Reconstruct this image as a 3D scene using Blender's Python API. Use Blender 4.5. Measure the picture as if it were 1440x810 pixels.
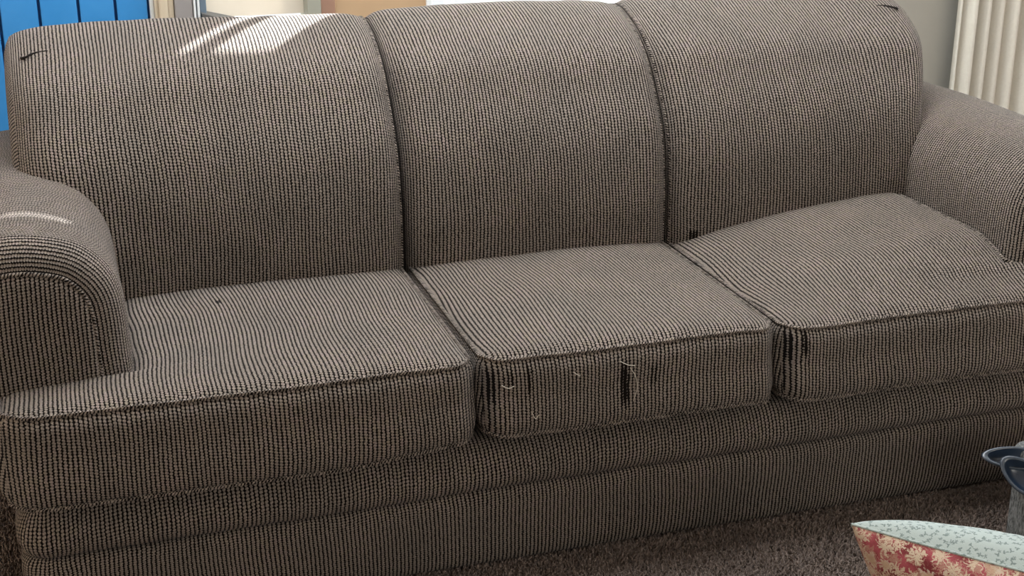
import bpy, bmesh, math, random
import numpy as np
from mathutils import Vector, Matrix, noise as mnoise

random.seed(7); RNG = np.random.default_rng(7)
S = bpy.context.scene
C = S.collection
for o in list(bpy.data.objects): bpy.data.objects.remove(o)

# ------------------------------------------------------------------ camera
CAM = (-0.9565, -2.3031, 1.4281); YAW, PITCH, ROLL, FPX = 0.3013, 0.3388, -0.0045, 2040.3
cd = bpy.data.cameras.new('camera'); cam = bpy.data.objects.new('camera', cd); C.objects.link(cam)
fwd0 = Vector((math.sin(YAW), math.cos(YAW), 0)); rt = Vector((math.cos(YAW), -math.sin(YAW), 0)); up0 = Vector((0, 0, 1))
fw = fwd0*math.cos(PITCH) - up0*math.sin(PITCH); up = up0*math.cos(PITCH) + fwd0*math.sin(PITCH)
r2 = rt*math.cos(ROLL) + up*math.sin(ROLL); u2 = up*math.cos(ROLL) - rt*math.sin(ROLL)
M = Matrix((r2, u2, -fw)).transposed().to_4x4(); M.translation = CAM
cam.matrix_world = M
cd.sensor_fit = 'HORIZONTAL'; cd.sensor_width = 36.0; cd.lens = FPX*36.0/1440.0
cd.clip_start = 0.05; cd.clip_end = 200
S.camera = cam

# ------------------------------------------------------------------ world, sun, exposure
W = bpy.data.worlds.new('World'); S.world = W; W.use_nodes = True
bgn = W.node_tree.nodes['Background']
bgn.inputs['Color'].default_value = (0.93, 0.97, 1.0, 1); bgn.inputs['Strength'].default_value = 1.05
sl = bpy.data.lights.new('sun', 'SUN'); sl.energy = 36.0; sl.angle = math.radians(0.6); sl.color = (0.96, 0.98, 1.0)
sun = bpy.data.objects.new('sun', sl); C.objects.link(sun)
SUN_DIR = Vector((-0.70, -0.714, -0.70)).normalized()
sun.rotation_euler = SUN_DIR.to_track_quat('-Z', 'Y').to_euler(); sun.location = (3, 5, 5)
def area(name, loc, target, sx, sy, power, col):
    l = bpy.data.lights.new(name, 'AREA'); l.shape = 'RECTANGLE'; l.size = sx; l.size_y = sy; l.energy = power; l.color = col
    o = bpy.data.objects.new(name, l); C.objects.link(o); o.location = loc
    o.rotation_euler = (Vector(target)-Vector(loc)).to_track_quat('-Z', 'Y').to_euler(); return o
area('ceiling_fill', (-.1, .65, 2.56), (-.1, .6, 0), 2.8, 1.2, 86, (.92, .96, 1.0))  # added soft lamp under the closed ceiling, brightens the upward faces
area('window_daylight', (.48, 2.3, 1.9), (.48, 1.5, 1.3), 1.6, 1.8, 95, (.90, .96, 1.0))
area('side_window_daylight', (3.3, 1.9, 1.7), (2.6, .4, 1.0), 1.4, 1.4, 180, (.90, .95, 1.0))
area('front_fill', (.8, -3.9, 1.6), (.8, 0, 1.2), 2.4, 1.3, 42, (1.0, .95, .88))  # added fill behind the camera; the front wall has no window
area('left_fill', (-3.9, .2, 1.5), (-1.2, .3, .6), 1.4, 1.3, 42, (1.0, .86, .68))  # added warm fill for the left floor and edges; no window there
vs = S.view_settings
vs.view_transform = 'Standard'; vs.look = 'None'; vs.gamma = 1.0; vs.use_curve_mapping = False; vs.exposure = 0.1

# ------------------------------------------------------------------ helpers
def tag(o, label=None, cat=None, group=None, kind=None):
    if label: o['label'] = label
    if cat: o['category'] = cat
    if group: o['group'] = group
    if kind: o['kind'] = kind
    return o
def empty(name, loc=(0, 0, 0)):
    o = bpy.data.objects.new(name, None); C.objects.link(o); o.location = loc; o.empty_display_size = 0.05
    return o
def link(name, me, mat, parent=None, smooth=True):
    if mat is not None: me.materials.append(mat)
    if smooth: me.polygons.foreach_set('use_smooth', [True]*len(me.polygons))
    o = bpy.data.objects.new(name, me); C.objects.link(o)
    if parent is not None:
        o.parent = parent
        w = parent.location if parent.parent is None else Vector((0, 0, 0))
        o.matrix_parent_inverse = Matrix.Identity(4)
        if parent.parent is None and parent.type == 'EMPTY': o.location = -Vector(parent.location)
    return o
def mesh(name, verts, faces, uvs=None):
    me = bpy.data.meshes.new(name); me.from_pydata([tuple(v) for v in verts], [], faces)
    if uvs is not None:
        l = me.uv_layers.new(name='UVMap'); l.data.foreach_set('uv', np.asarray(uvs, np.float32).ravel())
    me.update(); return me
def grid_mesh(name, P, UV, flip=False, closed_u=False, uvface=None):
    """P (n,m,3) grid, UV (n,m,2) -> mesh; uvface(i,j) may give another uv array for the face"""
    n, m = P.shape[:2]; V = P.reshape(-1, 3); F = []; L = []
    for i in range(n-1):
        for j in range(m-1):
            q = [(i, j), (i+1, j), (i+1, j+1), (i, j+1)]
            if flip: q = q[::-1]
            F.append([a*m+b for a, b in q])
            U = UV if uvface is None else uvface(i, j)
            L += [U[a, b] for a, b in q]
    return mesh(name, V, F, L)
def resample(pts, n, smooth=True):
    p = np.asarray(pts, float)
    if smooth:                                     # Catmull-Rom
        out = []
        q = np.vstack([2*p[0]-p[1], p, 2*p[-1]-p[-2]])
        for i in range(1, len(q)-2):
            for t in np.linspace(0, 1, 12, endpoint=False):
                a, b, c, d = q[i-1], q[i], q[i+1], q[i+2]
                out.append(0.5*((2*b)+(c-a)*t+(2*a-5*b+4*c-d)*t*t+(3*b-a-3*c+d)*t**3))
        out.append(p[-1]); p = np.array(out)
    d = np.r_[0, np.cumsum(np.linalg.norm(np.diff(p, axis=0), axis=1))]
    s = np.linspace(0, d[-1], n)
    return np.stack([np.interp(s, d, p[:, k]) for k in range(p.shape[1])], 1), s
def tube_mesh(name, path, r, seg=8, cap=True):
    """tube along path, uv: u along the tube (so ribs cross it), v around"""
    p = np.asarray(path, float); n = len(p)
    t = np.gradient(p, axis=0); t /= np.linalg.norm(t, axis=1)[:, None]+1e-12
    d = np.r_[0, np.cumsum(np.linalg.norm(np.diff(p, axis=0), axis=1))]
    a = np.cross(t[0], [0.31, 0.2, 0.93]); a /= np.linalg.norm(a)
    P = np.zeros((n, seg+1, 3)); UV = np.zeros((n, seg+1, 2))
    rr = np.broadcast_to(r, (n,))
    for i in range(n):
        a = a - t[i]*a.dot(t[i]); a /= np.linalg.norm(a); b = np.cross(t[i], a)
        for j in range(seg+1):
            th = 2*math.pi*j/seg
            P[i, j] = p[i]+rr[i]*(a*math.cos(th)+b*math.sin(th)); UV[i, j] = (d[i]+0.4*th*rr[i], th*rr[i])
    return grid_mesh(name, P, UV)
def ns(x, y=0, z=0): return mnoise.noise(Vector((x, y, z)))
def sstep(a, b, x):
    t = np.clip((x-a)/(b-a), 0, 1); return t*t*(3-2*t)
def box(name, x0, x1, y0, y1, z0, z1, mat, parent=None, bev=0.0, seg=2):
    bm = bmesh.new(); bmesh.ops.create_cube(bm, size=1)
    for v in bm.verts: v.co = Vector((x0+(v.co.x+.5)*(x1-x0), y0+(v.co.y+.5)*(y1-y0), z0+(v.co.z+.5)*(z1-z0)))
    if bev > 0: bmesh.ops.bevel(bm, geom=bm.edges[:], offset=bev, segments=seg, profile=.5, affect='EDGES')
    me = bpy.data.meshes.new(name); bm.to_mesh(me); bm.free()
    return link(name, me, mat, parent, smooth=False)

# ------------------------------------------------------------------ materials
class NT:
    def __init__(s, name):
        s.mat = bpy.data.materials.new(name); s.mat.use_nodes = True; s.t = s.mat.node_tree
        s.b = s.t.nodes['Principled BSDF']; s.out = s.t.nodes['Material Output']
    def n(s, typ, **kw):
        x = s.t.nodes.new(typ)
        for k, v in kw.items(): setattr(x, k, v)
        return x
    def put(s, sock, v):
        if isinstance(v, bpy.types.NodeSocket): s.t.links.new(v, sock)
        else: sock.default_value = v
    def m(s, op, a, b=None, c=None, clamp=False):
        x = s.n('ShaderNodeMath', operation=op, use_clamp=clamp); s.put(x.inputs[0], a)
        if b is not None: s.put(x.inputs[1], b)
        if c is not None: s.put(x.inputs[2], c)
        return x.outputs[0]
    def ss(s, a, b, v):                                   # smoothstep
        x = s.n('ShaderNodeMapRange', interpolation_type='SMOOTHSTEP'); s.put(x.inputs['Value'], v)
        s.put(x.inputs['From Min'], a); s.put(x.inputs['From Max'], b)
        x.inputs['To Min'].default_value = 0; x.inputs['To Max'].default_value = 1
        return x.outputs[0]
    def noise(s, vec, scale, detail=2, rough=.5, col=False):
        x = s.n('ShaderNodeTexNoise'); s.put(x.inputs['Vector'], vec)
        x.inputs['Scale'].default_value = scale; x.inputs['Detail'].default_value = detail; x.inputs['Roughness'].default_value = rough
        return x.outputs['Color' if col else 'Fac']
    def mix(s, f, a, b):
        x = s.n('ShaderNodeMix', data_type='RGBA'); s.put(x.inputs[0], f)
        s.put(x.inputs[6], a if isinstance(a, bpy.types.NodeSocket) else (*a, 1)); s.put(x.inputs[7], b if isinstance(b, bpy.types.NodeSocket) else (*b, 1))
        return x.outputs[2]
    def bump(s, h, dist, strength=1.0):
        x = s.n('ShaderNodeBump'); s.put(x.inputs['Height'], h); x.inputs['Distance'].default_value = dist; x.inputs['Strength'].default_value = strength
        s.t.links.new(x.outputs[0], s.b.inputs['Normal'])
    def col(s, c): s.put(s.b.inputs['Base Color'], c if isinstance(c, bpy.types.NodeSocket) else (*c, 1))
    def rough(s, v): s.put(s.b.inputs['Roughness'], v)

RIB, STITCH = 0.0077, 0.0054
DARK = (0.006, 0.0042, 0.0032); TAN = (0.245, 0.200, 0.160)
def fabric(name, wear=(), rib=RIB, stitch=STITCH, wob=1.0):
    k = NT(name); uv = k.n('ShaderNodeUVMap').outputs[0]
    pos = k.n('ShaderNodeTexCoord').outputs['Object']
    sx = k.n('ShaderNodeSeparateXYZ'); k.put(sx.inputs[0], uv); u, v = sx.outputs[0], sx.outputs[1]
    w1 = k.m('MULTIPLY', k.m('SUBTRACT', k.noise(uv, 3.2, 1), .5), .026*wob)
    w2 = k.m('MULTIPLY', k.m('SUBTRACT', k.noise(uv, 130.0, 1), .5), .0030)
    u = k.m('ADD', k.m('ADD', u, w1), w2)
    a = k.m('DIVIDE', u, rib)
    wn = k.n('ShaderNodeTexWhiteNoise', noise_dimensions='1D'); k.put(wn.inputs['W'], k.m('FLOOR', a))
    b = k.m('ADD', k.m('ADD', k.m('DIVIDE', v, stitch), wn.outputs['Value']), k.m('MULTIPLY', k.m('FRACT', a), .55))
    zz = k.m('MULTIPLY', k.m('SINE', k.m('MULTIPLY', b, 2*math.pi)), .05)
    fa = k.m('FRACT', k.m('ADD', a, zz))
    d = k.m('MULTIPLY', k.m('ABSOLUTE', k.m('SUBTRACT', fa, .5)), 2.0)
    e = k.m('MULTIPLY', k.m('ABSOLUTE', k.m('SUBTRACT', k.m('FRACT', b), .5)), 2.0)
    e3 = k.m('POWER', e, 3.0)
    fine = k.noise(uv, 420.0, 2, .6)
    th = k.m('SUBTRACT', .68, k.m('MULTIPLY', e3, .36))
    th = k.m('ADD', th, k.m('MULTIPLY', k.m('SUBTRACT', fine, .5), .75))
    wmask = None
    for (cu, cv, hu, hv, amt) in wear:                      # worn-through strips where the tan yarn is gone
        du = k.m('DIVIDE', k.m('ABSOLUTE', k.m('SUBTRACT', sx.outputs[0], cu)), hu)
        dv = k.m('DIVIDE', k.m('ABSOLUTE', k.m('SUBTRACT', sx.outputs[1], cv)), hv)
        q = k.m('ADD', k.m('MAXIMUM', du, dv), k.m('MULTIPLY', k.m('SUBTRACT', k.noise(uv, 160, 2), .5), .7))
        q = k.m('MULTIPLY', k.m('SUBTRACT', 1.0, k.ss(.45, 1.2, q)), amt)
        wmask = q if wmask is None else k.m('MAXIMUM', wmask, q)
    if wmask is not None: th = k.m('SUBTRACT', th, k.m('MULTIPLY', wmask, .70))
    t = k.m('SUBTRACT', 1.0, k.ss(k.m('SUBTRACT', th, .13), k.m('ADD', th, .13), d))
    cross = k.m('MULTIPLY', k.ss(.62, 1.0, e), k.m('MULTIPLY_ADD', k.noise(uv, 210.0, 1), 1.0, .02, clamp=True))
    msk = k.m('MULTIPLY', t, k.m('SUBTRACT', 1.0, cross))
    fleck = k.m('MULTIPLY_ADD', k.m('SUBTRACT', fine, .5), 1.9, 1.0)
    big = k.noise(pos, 9.0, 3, .6); med = k.noise(uv, 60.0, 2)
    tan = k.mix(k.ss(.35, .65, med), (0.272, 0.228, 0.178), (0.290, 0.232, 0.206))
    tan = k.mix(k.ss(.3, .7, big), tan, (0.240, 0.204, 0.172))
    vm = k.n('ShaderNodeVectorMath', operation='SCALE'); k.put(vm.inputs[0], tan); k.put(vm.inputs['Scale'], fleck)
    c = k.mix(msk, DARK, vm.outputs[0])
    k.col(c); k.rough(.92)
    k.b.inputs['Specular IOR Level'].default_value = .08
    k.b.inputs['Sheen Weight'].default_value = .06; k.b.inputs['Sheen Roughness'].default_value = .5
    k.b.inputs['Sheen Tint'].default_value = (.9, .9, .95, 1)
    h = k.m('MULTIPLY', msk, k.m('SUBTRACT', 1.0, k.m('MULTIPLY', k.m('MULTIPLY', d, d), .6)))
    k.bump(h, .0028, .9)
    return k.mat
FAB = fabric('ribbed_tweed')
FABPIPE = fabric('ribbed_tweed_piping', rib=.0058, stitch=.02)

def plain(name, col, rough=.6, spec=.5, nscale=0, namp=0, bumpd=0):
    k = NT(name); k.rough(rough); k.b.inputs['Specular IOR Level'].default_value = spec
    if nscale:
        n = k.noise(k.n('ShaderNodeTexCoord').outputs['Object'], nscale, 4, .6)
        k.col(k.mix(n, tuple(c*(1-namp) for c in col), tuple(min(1, c*(1+namp)) for c in col)))
        if bumpd: k.bump(n, bumpd)
    else: k.col(col)
    return k.mat

# ------------------------------------------------------------------ the setting
YW = 1.55
k = NT('carpet'); pos = k.n('ShaderNodeTexCoord').outputs['Object']
n1 = k.noise(pos, 90, 3, .7); n2 = k.noise(pos, 7, 3); n3 = k.noise(pos, 260, 2)
c = k.mix(k.ss(.3, .7, n1), (0.145, 0.112, 0.094), (0.360, 0.290, 0.250))
c = k.mix(k.m('MULTIPLY', k.ss(.35, .7, n2), .45), c, (0.190, 0.152, 0.132))
k.col(c); k.rough(1.0); k.b.inputs['Specular IOR Level'].default_value = .1; k.bump(k.m('ADD', n1, n3), .006, .8)
CARPET = k.mat
fl = mesh('floor', [(-4, -4, 0), (5, -4, 0), (5, YW+.1, 0), (-4, YW+.1, 0)], [(0, 1, 2, 3)])
floor = tag(link('floor', fl, CARPET, smooth=False), kind='structure')

def tufts(regions):
    V = []; F = []
    for (x0, x1, y0, y1) in regions:
        g = .0046
        X, Y = np.meshgrid(np.arange(x0, x1, g), np.arange(y0, y1, g))
        X = X.ravel()+RNG.uniform(-.0025, .0025, X.size); Y = Y.ravel()+RNG.uniform(-.0025, .0025, Y.size)
        lx = RNG.normal(0, .0036, X.size); ly = RNG.normal(0, .0036, X.size)
        h = RNG.uniform(.004, .012, X.size); w = RNG.uniform(.0025, .0048, X.size); an = RNG.uniform(0, 2.1, X.size)
        b = sum(len(v) for v in V)
        pts = [np.stack([X+w*np.cos(an+2.094*j), Y+w*np.sin(an+2.094*j), np.zeros_like(X)], 1) for j in range(3)]
        pts += [np.stack([X+lx+.45*w*np.cos(an+2.094*j+.5), Y+ly+.45*w*np.sin(an+2.094*j+.5), h], 1) for j in range(3)]
        V.append(np.stack(pts, 1).reshape(-1, 3))
        ix = b+6*np.arange(X.size)
        for q in ((0, 1, 4), (0, 4, 3), (1, 2, 5), (1, 5, 4), (2, 0, 3), (2, 3, 5), (3, 4, 5)): F.append(np.stack([ix+j for j in q], 1))
    return np.vstack(V), np.vstack(F)
tv, tf = tufts([(-.60, 1.25, -.42, .06), (-1.75, -1.10, .05, .85)])
me = bpy.data.meshes.new('carpet_pile'); me.vertices.add(len(tv)); me.vertices.foreach_set('co', tv.astype(np.float32).ravel())
me.loops.add(tf.size); me.loops.foreach_set('vertex_index', tf.astype(np.int32).ravel())
me.polygons.add(len(tf)); me.polygons.foreach_set('loop_start', np.arange(0, tf.size, 3, dtype=np.int32))
me.update(calc_edges=True)
tag(link('carpet_pile', me, CARPET, floor, smooth=False), kind='stuff')

TANW = plain('tan_wall_paint', (0.50, 0.34, 0.20), .8, .3, 6, .06)
GREYW = plain('grey_wall_paint', (0.36, 0.345, 0.30), .8, .3, 5, .08)
CREAM = plain('cream_casing_paint', (0.62, 0.52, 0.38), .5, .4, 20, .05)
GREYJ = plain('grey_frame_paint', (0.30, 0.28, 0.27), .5, .4, 30, .06)
SLATE = plain('slate_frame_paint', (0.14, 0.19, 0.24), .4, .5)
WHITE = plain('white_trim_paint', (0.75, 0.78, 0.78), .4, .5)
SAGE = plain('grey_green_paint', (0.34, 0.34, 0.28), .5, .4, 20, .05)
BROWN = plain('pinkish_brown_wood', (0.34, 0.20, 0.14), .6, .3, 15, .1)
SILL = plain('dark_sill_stone', (0.10, 0.10, 0.095), .5, .4, 40, .2)
def wall(name, x0, x1, z0, z1, mat): return tag(box(name, x0, x1, YW, YW+.12, z0, z1, mat), kind='structure')
# back wall: door | window | tan wall | window | grey wall
wall('wall_back_corner', -4.0, -1.70, 0, 2.6, TANW)
wall('wall_back_above_door', -1.70, -.64, 2.12, 2.6, TANW)
wall('wall_back_above_windows', -.64, .93, 2.28, 2.6, TANW)
wall('wall_back_below_shade', -.64, -.27, 0, .72, TANW)
wall('wall_back_tan', -.27, .0, 0, 2.28, TANW)
wall('wall_back_below_glass', .0, .93, 0, .60, GREYW)
wall('wall_back_grey', .93, 2.6, 0, 2.6, GREYW)
wall('wall_back_far', 3.9, 5.0, 0, 2.6, GREYW)
wall('wall_back_below_side_window', 2.6, 3.9, 0, .85, GREYW)
wall('wall_back_above_side_window', 2.6, 3.9, 2.25, 2.6, GREYW)
tag(box('ceiling', -4.1, 5.1, -4.1, YW+.12, 2.6, 2.7, plain('ceiling_paint', (.75, .73, .70), .9, .2)), kind='structure')

SIDEW = plain('side_wall_paint', (0.42, 0.38, 0.33), .85, .3, 5, .05)
tag(box('wall_left', -4.1, -4.0, -4.0, YW+.12, 0, 2.6, SIDEW), kind='structure')
tag(box('wall_right', 5.0, 5.1, -4.0, YW+.12, 0, 2.6, SIDEW), kind='structure')
tag(box('wall_front', -4.1, 5.1, -4.1, -4.0, 0, 2.6, SIDEW), kind='structure')

# blue plank door
k = NT('blue_door_paint'); pos = k.n('ShaderNodeTexCoord').outputs['Object']
n = k.noise(pos, 14, 4, .6)
k.col(k.mix(n, (0.040, 0.25, 0.60), (0.065, 0.31, 0.68))); k.rough(k.m('MULTIPLY_ADD', n, .12, .14)); k.b.inputs['Specular IOR Level'].default_value = .6
BLUE = k.mat
BLUEDARK = plain('blue_door_rail_paint', (0.010, 0.085, 0.24), .4, .5)
dr = tag(empty('door_1', (-1.2, YW+.05, 0)), kind='structure')
box('door_core', -1.66, -.727, YW+.050, YW+.085, .01, 2.08, BLUEDARK, dr)
edges = [-1.655, -1.575, -1.479, -1.383, -1.287, -1.191, -1.095, -.999, -.903, -.812, -.729]
for a, b in zip(edges[:-1], edges[1:]):
    box('plank', a+.0035, b-.0035, YW+.025, YW+.055, .012, 2.08, BLUE, dr, .003)
box('door_handle', -1.60, -1.575, YW-.03, YW+.03, 1.0, 1.12, SLATE, dr, .008)
t1 = tag(empty('trim_1', (-.69, YW, 0)), kind='structure')
box('stop_bead', -.727, -.717, YW+.01, YW+.06, 0, 2.12, WHITE, t1, .002)
box('casing_board', -.717, -.668, YW-.012, YW+.06, 0, 2.16, CREAM, t1, .004)
box('casing_bead', -.708, -.682, YW-.022, YW-.010, 0, 2.16, CREAM, t1, .008, 4)

# shaded window
w1 = tag(empty('window_1', (-.47, YW, .72)), kind='structure')
box('jamb', -.667, -.622, YW-.02, YW+.10, .70, 2.28, GREYJ, w1, .003)
box('track', -.620, -.614, YW-.024, YW+.06, .70, 2.28, WHITE, w1, .002)
box('track', -.610, -.604, YW-.022, YW+.06, .70, 2.28, WHITE, w1, .002)
box('sash', -.602, -.585, YW, YW+.08, .70, 2.28, SLATE, w1, .003)
box('jamb', -.326, -.289, YW-.02, YW+.10, .70, 2.28, SAGE, w1, .003)
box('casing_board', -.289, -.250, YW-.012, YW+.02, 0, 2.28, BROWN, w1, .002)
k = NT('cream_shade_cloth'); k.col((0.80, 0.73, 0.62)); k.rough(.9)
tr = k.n('ShaderNodeBsdfTranslucent'); tr.inputs['Color'].default_value = (0.85, 0.78, 0.66, 1)
ms = k.n('ShaderNodeMixShader'); ms.inputs[0].default_value = .12
k.t.links.new(k.b.outputs[0], ms.inputs[1]); k.t.links.new(tr.outputs[0], ms.inputs[2]); k.t.links.new(ms.outputs[0], k.out.inputs[0])
SHADE = k.mat
box('shade', -.585, -.326, YW+.04, YW+.043, .835, 2.28, SHADE, w1)
# splayed dark sill, its edge running down to the right
me = mesh('sill', [(-.600, YW-.03, .856), (-.326, YW-.03, .780), (-.326, YW+.10, .788), (-.600, YW+.10, .858),
                   (-.585, YW-.03, .72), (-.326, YW-.03, .72), (-.326, YW+.10, .72), (-.585, YW+.10, .72)],
          [(0, 1, 2, 3), (4, 7, 6, 5), (0, 4, 5, 1), (1, 5, 6, 2), (2, 6, 7, 3), (3, 7, 4, 0)])
link('sill', me, SILL, w1, smooth=False)

# bright window behind the middle of the sofa
w2 = tag(empty('window_2', (.48, YW, .6)), kind='structure')
box('frame', .0, .016, YW-.01, YW+.11, .60, 2.28, WHITE, w2, .003)
box('frame', .912, .93, YW-.01, YW+.11, .60, 2.28, WHITE, w2, .003)
box('sill', .0, .93, YW-.05, YW+.12, .585, .615, WHITE, w2, .004)
box('head', .0, .93, YW-.01, YW+.11, 2.04, 2.28, WHITE, w2, .003)
box('mullion', .070, .086, YW+.02, YW+.07, .615, 2.04, WHITE, w2, .002)
box('mullion', .150, .157, YW+.02, YW+.06, .615, 2.04, WHITE, w2, .001)
box('sun_clip_rail', .016, .912, YW+.02, YW+.07, 1.76, 1.945, WHITE, w2, .002)  # unseen wide bar, added to clip the sun patch on the left arm
k = NT('window_glass'); tp = k.n('ShaderNodeBsdfTransparent'); gl = k.n('ShaderNodeBsdfGlossy'); gl.inputs['Roughness'].default_value = .02
ms = k.n('ShaderNodeMixShader'); ms.inputs[0].default_value = .06
k.t.links.new(tp.outputs[0], ms.inputs[1]); k.t.links.new(gl.outputs[0], ms.inputs[2]); k.t.links.new(ms.outputs[0], k.out.inputs[0])
box('pane', .016, .912, YW+.043, YW+.047, .615, 2.04, k.mat, w2)

# curtains
k = NT('off_white_curtain_cloth'); pos = k.n('ShaderNodeTexCoord').outputs['Object']
n = k.noise(pos, 120, 3, .6); k.col(k.mix(n, (0.60, 0.57, 0.49), (0.68, 0.65, 0.57))); k.rough(.95); k.bump(n, .001)
CURT = k.mat
k = NT('sheer_white_cloth'); k.col((0.85, 0.88, 0.88)); k.rough(.9)
tr = k.n('ShaderNodeBsdfTranslucent'); tr.inputs['Color'].default_value = (0.86, 0.90, 0.92, 1)
ms = k.n('ShaderNodeMixShader'); ms.inputs[0].default_value = .6
k.t.links.new(k.b.outputs[0], ms.inputs[1]); k.t.links.new(tr.outputs[0], ms.inputs[2]); k.t.links.new(ms.outputs[0], k.out.inputs[0])
SHEER = k.mat
def curtain(name, x0, x1, y, z0, z1, folds, amp, mat, flare=0.0):
    nx, nz = 220, 30
    P = np.zeros((nx, nz, 3)); UV = np.zeros((nx, nz, 2))
    for i in range(nx):
        f = i/(nx-1)
        ph = f + .25*ns(f*5, 3.3)/max(folds, 1)*2
        for j in range(nz):
            g = j/(nz-1); z = z0+(z1-z0)*g
            th = 2*math.pi*folds*ph
            sw = math.sin(th) + .3*math.sin(2*th+.8)
            x = x0+(x1-x0)*f - flare*(1-g)*(1-f)
            P[i, j] = (x+.006*math.cos(th), y+amp*sw*(0.85+.3*ns(f*9, g*2)), z); UV[i, j] = (f, g)
    me = grid_mesh(name, P, UV)
    o = link(name, me, mat)
    s = o.modifiers.new('thick', 'SOLIDIFY'); s.thickness = .002
    return o
ct = curtain('curtain', 1.635, 2.66, YW-.085, .04, 2.35, 20, .030, CURT, .03)
tag(ct, 'pleated off-white curtain hanging against the grey wall behind the right arm', 'curtain')
ct = curtain('sheer_curtain', .198, .95, YW-.07, .30, 2.32, 11, .012, SHEER)
tag(ct, 'sheer white curtain across the bright window behind the middle back cushion', 'curtain')

# ------------------------------------------------------------------ sofa
sofa = tag(empty('sofa', (0, .5, 0)), 'three-seat sofa in brown ribbed tweed with rolled arms and attached back cushions', 'sofa')

# base: rail and apron swept round a rounded plan
def base_path():
    x, y0, y1, R = 1.110, .032, .98, .05
    p = [(-x, y1), (-x, .6), (-x, .3), (-x, y0+R)]
    p += [(-x+R-R*math.cos(t), y0+R-R*math.sin(t)) for t in np.linspace(.2, math.pi/2, 8)]
    p += [(xx, y0) for xx in np.linspace(-x+R+.02, x-R-.02, 40)]
    p += [(x-R+R*math.sin(t), y0+R-R*math.cos(t)) for t in np.linspace(0, math.pi/2-.2, 8)]
    p += [(x, y0+R), (x, .3), (x, .6), (x, y1)]
    return resample(p, 340, smooth=False)
BP, BS = base_path()
bt = np.gradient(BP, axis=0); bt /= np.linalg.norm(bt, axis=1)[:, None]; bnrm = np.stack([bt[:, 1], -bt[:, 0]], 1)
def sweep(name, prof, n, v0, pucker):
    pr, ps = resample(prof, n)
    P = np.zeros((len(BP), n, 3)); UV = np.zeros((len(BP), n, 2))
    for i in range(len(BP)):
        s = BS[i]
        dz = .004*ns(s*2.2, 1.7) + .002*ns(s*9, 5.1) - .032 + .008*(BP[i][0]+1.1)
        for j in range(n):
            o, z = pr[j]
            o2 = o + .003*ns(s*3, z*8, 2.) + pucker*.003*ns(s*26, z*10, 4.)*math.exp(-((z-.19)/.035)**2)
            zz = z+dz*math.exp(-((z-.19)/.09)**2)
            q = BP[i]+bnrm[i]*o2
            P[i, j] = (q[0], q[1], zz); UV[i, j] = (s + .0025*ns(s*20, z*30)*math.exp(-((z-.19)/.03)**2), v0+ps[j])
    return link(name, grid_mesh(name, P, UV, flip=True), FAB, sofa)
sweep('base_rail', [(-.09, .276), (-.05, .275), (-.026, .270), (-.009, .258), (.003, .240), (.008, .223), (.004, .207), (-.006, .195), (-.020, .188)], 34, 0, 1)
sweep('base_apron', [(-.020, .191), (-.008, .190), (.001, .180), (.004, .160), (.003, .120), (.000, .080), (-.004, .040), (-.012, .014), (-.024, .008), (-.04, .008)], 38, .2, 1)
DECK = plain('deck_cloth', (.02, .017, .015), .9, .2)
box('seat_deck', -1.06, 1.06, .10, .97, .05, .292, DECK, sofa)

# arms
def arm(sgn):
    a = [(.885, .26), (.889, .38), (.893, .48), (.896, .555), (.905, .605), (.928, .648), (.968, .683), (1.03, .701), (1.09, .703),
         (1.15, .690), (1.20, .655), (1.226, .60), (1.230, .545), (1.222, .50), (1.208, .455), (1.195, .41), (1.185, .35), (1.178, .26)]
    SH = 0 if sgn < 0 else .012
    sec, ss = resample(a, 110)
    t = np.gradient(sec, axis=0); t /= np.linalg.norm(t, axis=1)[:, None]; nin = np.stack([t[:, 1], -t[:, 0]], 1)   # towards the inside
    R, F0 = .056, (.128 if sgn < 0 else .098)
    rows = []; u = 0
    for th in np.linspace(0, math.pi/2, 10): rows.append((R*(1-math.sin(th)), F0+.056*(1-math.cos(th)), R*th))
    uu = R*math.pi/2
    for y in np.linspace(F0+.056+.012, 1.0, 70): rows.append((0, y, uu+y-F0-.056))
    P = np.zeros((len(rows), 110, 3)); UV = np.zeros((len(rows), 110, 2))
    for i, (off, y, u) in enumerate(rows):
        for j in range(110):
            q = sec[j]+nin[j]*off
            if off == 0:
                q = q + nin[j]*(-.004*ns(q[0]*5, y*5, q[1]*5))
            P[i, j] = (sgn*q[0]-SH, y, q[1]); UV[i, j] = (u, ss[j])
    o = link('arm', grid_mesh('arm', P, UV, flip=(sgn < 0)), FAB, sofa)
    # front panel
    inn = sec+nin*(R-.002); cen = np.array([1.02, .45])
    rings = [1.0, .97, .9, .75, .55, .3, .001]; depth = [.004, -.004, -.008, -.011, -.013, -.014, -.014]
    P = np.zeros((len(rings), 110, 3)); UV = np.zeros((len(rings), 110, 2))
    for i, (r, d) in enumerate(zip(rings, depth)):
        q = cen+(inn-cen)*r
        P[i, :, 0] = sgn*q[:, 0]-SH; P[i, :, 1] = F0+d; P[i, :, 2] = q[:, 1]
        UV[i, :, 0] = q[:, 0]; UV[i, :, 1] = q[:, 1]
    pnl = link('front_panel', grid_mesh('front_panel', P, UV, flip=(sgn > 0)), FAB, o)
    pp = np.stack([sgn*(sec+nin*(R-.001))[:, 0]-SH, np.full(110, F0-.001), (sec+nin*(R-.001))[:, 1]], 1)
    link('piping', tube_mesh('piping', pp, .0040), FABPIPE, o)
    return o
arm(-1); arm(1)

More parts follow.
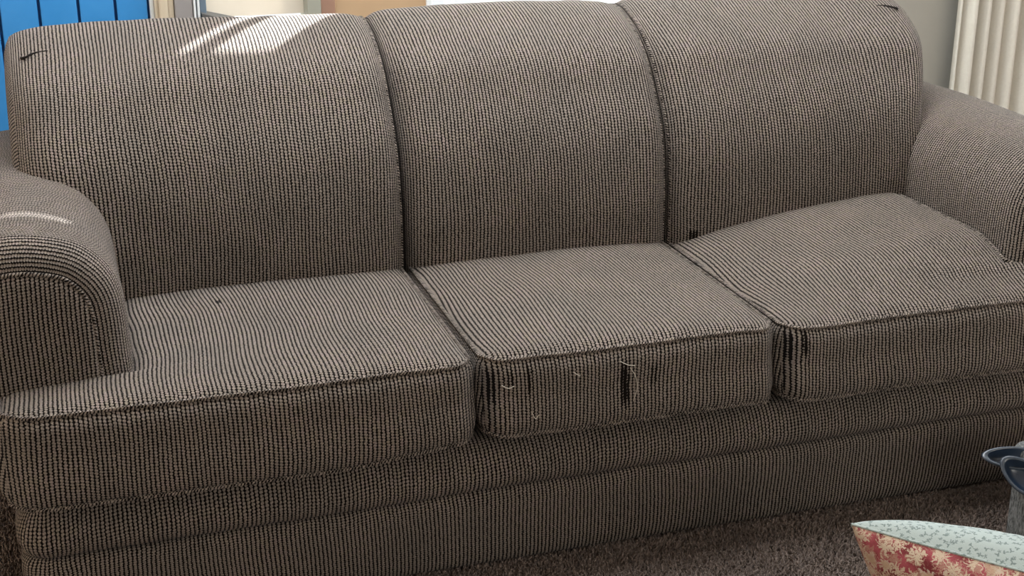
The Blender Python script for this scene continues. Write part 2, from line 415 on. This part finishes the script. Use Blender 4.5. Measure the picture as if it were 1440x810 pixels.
# back cushions: one profile running up the front, over the top and down behind
PROF = [(.61, .30), (.592, .36), (.580, .44), (.577, .50), (.578, .56), (.588, .634), (.612, .705), (.656, .772), (.707, .836), (.772, .884),
        (.845, .911), (.905, .921), (.965, .905), (1.005, .865), (1.02, .80), (1.02, .62), (1.02, .40)]
NS_ = 150
prof, pS = resample(PROF, NS_)
pt = np.gradient(prof, axis=0); pt /= np.linalg.norm(pt, axis=1)[:, None]; pn = np.stack([-pt[:, 1], pt[:, 0]], 1)
CORE = np.stack([np.full(NS_, .88), np.interp(pS, [0, pS[-1]*.45, pS[-1]*.6, pS[-1]], [.32, .78, .78, .40])], 1)
TOPF = sstep(.80, .90, prof[:, 1])*1.0
def back_cols(xl, xr, rl, rr, deepl, deepr):
    """columns: (x, height along normal, u, side fraction)"""
    H = .036; cols = []
    if deepl:
        for f in (1, .75, .5, .25, .1): cols.append((xl, H-rl, None, f))
    else: cols += [(xl, -.05, None, 0), (xl, -.02, None, 0)]
    for t in np.linspace(0, math.pi/2, 9): cols.append((xl+rl*(1-math.cos(t)), H-rl+rl*math.sin(t), None, 0))
    for x in np.linspace(xl+rl, xr-rr, 62)[1:-1]: cols.append((x, H, None, 0))
    for t in np.linspace(math.pi/2, 0, 9): cols.append((xr-rr*(1-math.cos(t)), H-rr+rr*math.sin(t), None, 0))
    if deepr:
        for f in (.1, .25, .5, .75, 1): cols.append((xr, H-rr, None, f))
    else: cols += [(xr, -.02, None, 0), (xr, -.05, None, 0)]
    return cols
def back_point(x, h, j, xl, xr, seed, f=0):
    xi = (x-.5*(xl+xr))/(.5*(xr-xl))
    fade = 1-sstep(.9, 1.0, abs(xi))
    if h > 0: h = h*(1-.72*TOPF[j])
    hh = h + fade*((.014-.004*TOPF[j])*(1-xi*xi) + .007*ns(x*4, pS[j]*4, seed) + .0025*ns(x*11, pS[j]*11, seed+3))
    q = prof[j]+pn[j]*hh
    if f > 0: q = q*(1-f)+CORE[j]*f
    if x > .8: x = x - .05*(x-.8)/.2*(1-sstep(.66, .86, q[1]))
    return np.array([x, q[0], q[1]])
def back_cushion(xl, xr, rl, rr, dl, dr_, seed, mat, edges):
    cols = back_cols(xl, xr, rl, rr, dl, dr_); n = len(cols)
    P = np.zeros((n, NS_, 3)); UV = np.zeros((n, NS_, 2)); U2 = np.zeros((n, NS_, 2))
    jm = 45
    for i, (x, h, _, f) in enumerate(cols):
        for j in range(NS_): P[i, j] = back_point(x, h, j, xl, xr, seed, f)
    d = np.r_[0, np.cumsum(np.linalg.norm(np.diff(P[:, jm], axis=0), axis=1))]
    i0 = next(i for i, c_ in enumerate(cols) if c_[0] > xl+rl-1e-4)
    d = d-d[i0]+xl+rl
    UV[:, :, 0] = d[:, None]; UV[:, :, 1] = pS[None, :]
    U2[:, :, 0] = pS[None, :]; U2[:, :, 1] = d[:, None]
    def pick(i, j):
        if dl and i < 8: return U2
        if dr_ and i >= n-9: return U2
        return UV
    o = link('back_cushion', grid_mesh('back_cushion', P, UV, uvface=pick), mat, sofa)
    for x, h in edges:
        path = np.array([back_point(x, h, j, xl, xr, seed) for j in range(8, 118, 2)])
        link('piping', tube_mesh('piping', path, .0042), FABPIPE, o)
    return o
def back_dart(parent, pts, xl, xr, seed):
    path = []
    for x, j, h in pts: path.append(back_point(x, h, j, xl, xr, seed))
    p, _ = resample(np.array(path), 20)
    link('dart_seam', tube_mesh('dart_seam', p, np.interp(np.linspace(0, 1, 20), [0, .2, .8, 1], [.001, .0036, .0030, .0008])), DECK, parent)
FABHOLE = fabric('ribbed_tweed_worn_back', wear=[(.353, .155, .014, .022, .75)])
b1 = back_cushion(-1.072, -.302, .085, .055, True, False, 1.3, FAB, [(-.3085, .004)])
b2 = back_cushion(-.298, .298, .052, .055, False, False, 4.1, FAB, [(.2915, .004)])
b3 = back_cushion(.302, 1.012, .052, .075, False, True, 8.2, FABHOLE, [(.3085, .004)])

def jz(z): return int(np.argmin(np.abs(prof[:100, 1]-z)))
def roll_h(d, r, H=.0385): return H-r+math.sqrt(max(0, r*r-(r-min(d, r))**2))
for b_, xl, xr, sg, seed in ((b1, -1.072, -.302, -1, 1.3), (b3, .302, 1.012, 1, 8.2)):
    pts = []
    for d, z in ((.008, .862), (.018, .878), (.038, .890), (.062, .894), (.09, .894)):
        pts.append((xl+d if sg < 0 else xr-d, jz(z), roll_h(d, .085 if sg < 0 else .075)))
    back_dart(b_, pts, xl, xr, seed)

# back frame behind the cushions
bm = box('back_frame', -1.06, 1.06, .90, 1.01, .02, .84, FAB, sofa, .03, 3)

# ------------------------------------------------------------------ seat cushions (loose)
def rbox_faces(h, r, n):
    """six grids of a rounded box, half sizes h, radius r, divisions n=(nx,ny,nz)"""
    hx, hy, hz = h
    def ax(hh, nn):                    # denser towards the rounded edges
        a = np.linspace(-1, 1, nn); inner = hh-r
        e = np.sin(np.linspace(-math.pi/2, math.pi/2, nn))
        core = np.linspace(-inner, inner, nn)
        k_ = np.concatenate([-hh+r*(1-np.cos(np.linspace(0, math.pi/2, 6)))*1.0, core[1:-1], hh-r*(1-np.cos(np.linspace(math.pi/2, 0, 6)))])
        return k_
    X, Y, Z = ax(hx, n[0]), ax(hy, n[1]), ax(hz, n[2])
    def rnd(p):
        q = np.array(p); inn = np.clip(q, [-hx+r, -hy+r, -hz+r], [hx-r, hy-r, hz-r]); d = q-inn; l = np.linalg.norm(d)
        return inn+d/l*r if l > 1e-9 else q
    out = {}
    def g(A, B, f): return np.array([[rnd(f(a, b)) for b in B] for a in A])
    out['top'] = g(X, Y, lambda a, b: (a, b, hz)); out['bottom'] = g(X, Y, lambda a, b: (a, b, -hz))
    out['front'] = g(X, Z, lambda a, b: (a, -hy, b)); out['back'] = g(X, Z, lambda a, b: (a, hy, b))
    out['left'] = g(Y, Z, lambda a, b: (-hx, a, b)); out['right'] = g(Y, Z, lambda a, b: (hx, a, b))
    return out
def seat_cushion(label, xl, xr, ear, seed, crown, tilt, mat, droop):
    """ear: +-1 when a lip runs in front of an arm; tilt(x,y)->dz of the whole thickness"""
    root = tag(empty('seat_cushion', ((xl+xr)/2, .3, .296)), label, 'cushion', 'loose seat cushions')
    y0, y1, z0, z1 = 0., .605, .296, .444; r = .030
    h = ((xr-xl)/2, (y1-y0)/2, (z1-z0)/2); cen = np.array([(xl+xr)/2, (y0+y1)/2, (z0+z1)/2])
    def deform(p):
        q = p+cen; x, y, z = q
        xi = p[0]/h[0]; yi = p[1]/h[1]; zi = p[2]/h[2]
        q = q.copy()
        ex = max(0, 1-abs(xi)**3)*max(0, 1-yi**4)
        if zi > 0: q[2] += zi*(crown(xi, yi)*ex + .006*ns(x*4, y*4, seed)*ex + .003*ns(x*10, y*7, seed+2)*ex)
        # bulging front and slightly uneven edges
        fr = sstep(.6, 1, -yi)
        q[1] -= fr*(.014*(1-zi*zi)*max(0, 1-xi**6) + .004*ns(x*5, z*5, seed+5))
        q[2] += fr*(.004*ns(x*4., 0, seed+7)+.002*ns(x*12., 0, seed+1))
        sd = sstep(.85, 1, abs(xi)); q[0] += math.copysign(sd*.0025*(1-zi*zi), xi)
        # plan corners pulled in
        cx = sstep(.86, 1, abs(xi)); cy = sstep(.80, 1, -yi)
        q[1] += cx*cy*.026
        if zi < 0:
            q[2] += zi*droop(x)*sstep(.2, 1, -yi)
            q[1] -= .022*sstep(.6, 1, -yi)*(-zi)
        q[2] += tilt(x, y)
        if ear and xi*ear > -.2:
            s = sstep(-.2, 1.0, xi*ear) if False else min(1, max(0, (xi*ear+.2)/1.2))
            k_ = 1-sstep(*((.112, .140) if ear < 0 else (.080, .110)), q[1])
            q[0] += ear*(.226 if ear < 0 else .240)*s*k_
        return q
    V = []; F = []; L = []
    for nm, G in rbox_faces(h, r, (58, 56, 16)).items():
        n, m = G.shape[:2]; D = np.array([[deform(G[i, j]) for j in range(m)] for i in range(n)])
        if nm in ('top', 'bottom'): U = np.stack([D[..., 0], D[..., 1]], -1)
        elif nm in ('front', 'back'): U = np.stack([D[..., 0], D[..., 2]-z1], -1)
        else: U = np.stack([D[..., 1], D[..., 2]], -1)
        b = len(V); V += list(D.reshape(-1, 3)); fl_ = nm in ('bottom', 'back', 'left')
        if nm in ('front', 'back'): fl_ = nm == 'back'
        for i in range(n-1):
            for j in range(m-1):
                q = [(i, j), (i+1, j), (i+1, j+1), (i, j+1)]
                if fl_: q = q[::-1]
                F.append([b+a*m+c_ for a, c_ in q]); L += [U[a, c_] for a, c_ in q]
    me = mesh('cover', V, F, L)
    bm = bmesh.new(); bm.from_mesh(me); bmesh.ops.remove_doubles(bm, verts=bm.verts, dist=1e-5); bmesh.ops.recalc_face_normals(bm, faces=bm.faces); bm.to_mesh(me); bm.free()
    cov = link('cover', me, mat, root)
    # piping round the top and bottom seams
    for zz, nm in ((1, 'top'), (-1, 'bottom')):
        path = []
        a = r*(1-math.cos(math.radians(45)))-.001
        ex, ey, ez = h[0]-a*.9, h[1]-a*.9, h[2]-a*.9
        per = [(-ex, y) for y in np.linspace(ey, -ey+.03, 26)] + [(-ex+.03-.03*math.cos(t), -ey+.03-.03*math.sin(t)) for t in np.linspace(.15, math.pi/2, 7)]
        per += [(x, -ey) for x in np.linspace(-ex+.035, ex-.035, 60)]
        per += [(ex-.03+.03*math.sin(t), -ey+.03-.03*math.cos(t)) for t in np.linspace(0, math.pi/2-.15, 7)] + [(ex, y) for y in np.linspace(-ey+.03, ey, 26)]
        path = np.array([deform(np.array([x, y, zz*ez])) for x, y in per])
        pth, _ = resample(path, 260, smooth=False)
        link('piping', tube_mesh('piping', pth, .0038), FABPIPE, cov)
    return root, cov, deform, cen
FS1 = fabric('ribbed_tweed_left_seat', wear=[(-.714, .418, .006, .011, .8)], wob=1.3)
FS2 = fabric('ribbed_tweed_middle_seat', wear=[(-.029, -.070, .0085, .044, .85), (-.212, -.042, .005, .030, .5), (-.279, -.055, .008, .034, .45), (-.245, -.035, .006, .016, .35), (.03, -.06, .01, .02, .3)], wob=1.3)
FS3 = fabric('ribbed_tweed_right_seat', wear=[(.344, -.040, .006, .026, .7), (.320, -.050, .007, .030, .55)], wob=1.4)
c1 = seat_cushion('seat cushion with a lip wrapping in front of the near rolled arm', -.902, -.304, -1, 2.2, lambda a, b: .016, lambda x, y: 0.0, FS1, lambda x: .006+.020*sstep(-.32, -.55, x) if x > -.55 else .026)
c2 = seat_cushion('middle seat cushion with a worn-through strip and loose threads on its front', -.297, .297, 0, 5.7, lambda a, b: .024, lambda x, y: 0.0, FS2, lambda x: .008)
c3 = seat_cushion('seat cushion puffed up against the far rolled arm', .304, .874, 1, 9.4, lambda a, b: .022+.012*b,
                  lambda x, y: .078*min(1, max(0, (x-.33)/.55))*sstep(-.03, .24, y)-.006, FS3, lambda x: .008)

# loose threads on the worn places
k = NT('pale_thread'); k.col((.45, .40, .33)); k.rough(.9); THREAD = k.mat
def thread(parent, pts, r=.0007):
    p, _ = resample(np.array(pts, float), 24)
    link('loose_thread', tube_mesh('loose_thread', p, r, seg=5), THREAD, parent)
thread(c2[1], [(-.040, -.016, .420), (-.026, -.022, .413), (-.012, -.020, .409)])
thread(c2[1], [(-.020, -.018, .405), (-.011, -.024, .388), (-.009, -.026, .365), (-.014, -.022, .340)])
thread(c2[1], [(-.265, -.012, .400), (-.255, -.020, .396), (-.243, -.018, .398)])
thread(c2[1], [(-.21, -.018, .342), (-.205, -.026, .332), (-.198, -.024, .338), (-.194, -.018, .326)])
thread(c2[1], [(-.13, -.018, .410), (-.121, -.022, .404), (-.117, -.017, .402)])

# ------------------------------------------------------------------ throw pillow, bottom right
A = Vector((.071, -.657, .400)); e1 = Vector((.160, -.184, 0)).normalized()
nrm = Vector((-e1.y, e1.x, 0)); nrm = -nrm if nrm.y > 0 else nrm     # faces the camera's side
nrm = (nrm + Vector((0, 0, -.62))).normalized(); e2 = (-(Vector((0, 0, 1)) - nrm*nrm.z).normalized() + .18*e1).normalized()
PW, PH, PT = .46, .455, .10
def flower(k, vec, cell, n, R, spike, soft, seed):
    """mask of many-petalled figures, one per voronoi cell"""
    mp = k.n('ShaderNodeMapping'); k.put(mp.inputs['Vector'], vec); mp.inputs['Scale'].default_value = (1/cell, 1/cell, 0); mp.inputs['Location'].default_value = (seed, seed*.7, 0)
    v = k.n('ShaderNodeTexVoronoi', voronoi_dimensions='2D'); v.inputs['Scale'].default_value = 1; k.put(v.inputs['Vector'], mp.outputs[0])
    df = k.n('ShaderNodeVectorMath', operation='SUBTRACT'); k.put(df.inputs[0], mp.outputs[0]); k.put(df.inputs[1], v.outputs['Position'])
    sp_ = k.n('ShaderNodeSeparateXYZ'); k.put(sp_.inputs[0], df.outputs[0])
    ang = k.m('ARCTAN2', sp_.outputs[1], sp_.outputs[0])
    sc_ = k.n('ShaderNodeSeparateColor'); k.put(sc_.inputs[0], v.outputs['Color'])
    pet = k.m('POWER', k.m('ABSOLUTE', k.m('COSINE', k.m('ADD', k.m('MULTIPLY', ang, n/2), k.m('MULTIPLY', sc_.outputs[0], 6.28)))), spike)
    rr = k.m('MULTIPLY', k.m('MULTIPLY_ADD', pet, .75, .25), R/cell)
    return k.m('SUBTRACT', 1.0, k.ss(k.m('MULTIPLY', rr, 1-soft), rr, v.outputs['Distance'])), v.outputs['Distance']
k = NT('red_floral_cloth'); uvp = k.n('ShaderNodeUVMap').outputs[0]
wv = k.n('ShaderNodeVectorMath', operation='MULTIPLY_ADD'); k.put(wv.inputs[0], k.noise(uvp, 55, 4, .65, col=True)); wv.inputs[1].default_value = (.034, .034, 0); k.put(wv.inputs[2], uvp)
red = k.mix(k.ss(.38, .62, k.noise(uvp, 22, 3)), (0.150, 0.014, 0.016), (0.36, 0.07, 0.085))
leaf, _ = flower(k, wv.outputs[0], .026, 9, .017, 2.0, .25, 3.1)
leaf2, _ = flower(k, wv.outputs[0], .018, 7, .011, 2.2, .3, 9.7)
bloom, bd = flower(k, wv.outputs[0], .050, 6, .014, .5, .2, 7.9)
c = k.mix(k.m('MULTIPLY', leaf2, .75), red, (.42, .25, .18))
c = k.mix(k.m('MULTIPLY', leaf, .85), c, (.60, .50, .36))
c = k.mix(k.m('MULTIPLY', bloom, k.m('MULTIPLY_ADD', k.noise(wv.outputs[0], 90, 3), .7, .5, clamp=True)), c, k.mix(k.ss(.1, .30, bd), (.48, .33, .22), (.58, .52, .43)))
k.col(c); k.rough(.85); k.bump(k.noise(uvp, 500, 2), .0006); REDF = k.mat
k = NT('mint_sprig_cloth'); uvp = k.n('ShaderNodeUVMap').outputs[0]
wv = k.n('ShaderNodeVectorMath', operation='MULTIPLY_ADD'); k.put(wv.inputs[0], k.noise(uvp, 150, 3, col=True)); wv.inputs[1].default_value = (.009, .009, 0); k.put(wv.inputs[2], uvp)
sp1, _ = flower(k, wv.outputs[0], .0125, 3, .0046, 2.0, .3, 2.2); sp2, _ = flower(k, wv.outputs[0], .016, 5, .0042, 2.0, .3, 5.1)
c = k.mix(k.m('MULTIPLY', k.m('MAXIMUM', sp1, sp2), .72), (.35, .40, .375), (.08, .12, .105)); k.col(c); k.rough(.85); k.bump(k.noise(uvp, 500, 2), .0006); MINT = k.mat
pil = tag(empty('throw_pillow', A+e1*PW/2+e2*PH), 'throw pillow with red floral front and pale mint sprigged back, corner at bottom right', 'pillow')
def pillow_side(name, sg, mat):
    n = 44; P = np.zeros((n, n, 3)); UV = np.zeros((n, n, 2))
    for i in range(n):
        for j in range(n):
            a = math.sin((i/(n-1)-.5)*math.pi); b = math.sin((j/(n-1)-.5)*math.pi)
            th = (max(0, 1-a*a)**.42)*(max(0, 1-b*b)**.42)
            pa = a*(1-.03*(1-b*b)); pb = b*(1-.03*(1-a*a))
            w_ = .006*ns(a*3, b*3, sg*3.)*th + .003*ns(a*8, b*8, 2)*th
            q = A + e1*((pa+1)/2*PW) + e2*((pb+1)/2*PH) + nrm*(sg*PT*th+w_)
            P[i, j] = q
    UV[1:, :, 0] = np.cumsum(np.linalg.norm(np.diff(P, axis=0), axis=2), axis=0)
    UV[:, 1:, 1] = np.cumsum(np.linalg.norm(np.diff(P, axis=1), axis=2), axis=1)
    UV[:, :, 0] -= UV[22:23, :, 0]
    return link(name, grid_mesh(name, P, UV, flip=(sg > 0)), mat, pil)
pillow_side('floral_front', 1, REDF); pillow_side('sprigged_back', -1.2, MINT)
edge = []
for s in range(4):
    for t in np.linspace(-1, 1, 30, endpoint=False):
        a, b = ((t, -1), (1, t), (-t, 1), (-1, -t))[s]
        pa = a*(1-.03*(1-b*b)); pb = b*(1-.03*(1-a*a))
        edge.append(A+e1*((pa+1)/2*PW)+e2*((pb+1)/2*PH))
edge.append(edge[0])
link('seam_edge', tube_mesh('seam_edge', [tuple(p) for p in edge], .0022), MINT, pil)

# ------------------------------------------------------------------ grey stool with black scoop dishes
k = NT('grey_looped_cloth'); pos = k.n('ShaderNodeTexCoord').outputs['Object']
mp = k.n('ShaderNodeMapping'); k.put(mp.inputs['Vector'], pos); mp.inputs['Scale'].default_value = (1, 1, .35)
n = k.noise(mp.outputs[0], 260, 3, .7); k.col(k.mix(k.ss(.3, .7, n), (.05, .055, .055), (.27, .28, .28))); k.rough(1.0); k.bump(n, .004); GREYC = k.mat
st = tag(empty('footstool', (.84, -.33, 0)), 'grey looped-cloth footstool at the right edge of the picture', 'stool')
box('body', .694, .99, -.46, -.20, .012, .190, GREYC, st, .012, 3)
box('top_pad', .690, .995, -.464, -.196, .186, .238, GREYC, st, .018, 4)
for x in (.72, .96):
    for y in (-.43, -.23): box('foot', x-.015, x+.015, y-.015, y+.015, 0, .02, DECK, st)
k = NT('black_plastic_blue_reflection'); k.col((.014, .026, .048)); k.rough(.32); k.b.inputs['Specular IOR Level'].default_value = .7; BLACKP = k.mat  # bluish reflection in the dishes is mixed into the base colour
RIMM = plain('black_plastic_rim_highlight', (.035, .046, .062), .25, .7)  # same plastic, lighter: highlight along the rim painted as colour
def scoop(label, loc, rx, ry, dp, N_, L_):
    root = tag(empty('scoop_dish', loc), label, 'dish', 'black dishes on the footstool')
    N_ = Vector(N_).normalized(); L_ = Vector(L_); L_ = (L_-N_*L_.dot(N_)).normalized(); T_ = N_.cross(L_)
    m = 44; pr_ = []
    for t in np.linspace(0, 1, 9): pr_.append((t**.6*.80 if t > 0 else 0.001, -1+t**2.6))          # inside, bottom to rim
    pr_ += [(.84, .06), (.93, .07), (1.0, .0), (.99, -.12)]
    for t in np.linspace(1, 0, 8): pr_.append((t**.6*.92 if t > 0 else 0.001, -1.15+t**2.2))
    P = np.zeros((len(pr_), m+1, 3)); UV = np.zeros((len(pr_), m+1, 2))
    for i, (r_, z) in enumerate(pr_):
        for j in range(m+1):
            th = 2*math.pi*j/m
            w_ = 1+.16*math.cos(th)                                         # egg-shaped plan, narrow lip on one end
            P[i, j] = Vector(loc)+L_*(rx*r_*math.cos(th))+T_*(ry*r_*math.sin(th)*w_)+N_*(dp*z); UV[i, j] = (th, r_)
    link('bowl', grid_mesh('bowl', np.vstack([P[:9]]), UV[:9]), BLACKP, root)
    link('rim', grid_mesh('rim', P[8:13], UV[8:13]), RIMM, root)
    link('underside', grid_mesh('underside', P[12:], UV[12:]), BLACKP, root)
    return root
scoop('upper black oval dish nested behind another on the grey footstool', (.666, -.236, .222), .056, .026, .020, (-.25, -.40, .88), (.93, -.37, -.25))
scoop('lower black oval dish with a painted bluish sheen hooked over the edge of the grey footstool', (.657, -.285, .209), .050, .030, .024, (-.42, -.62, .66), (.60, -.43, -.66))
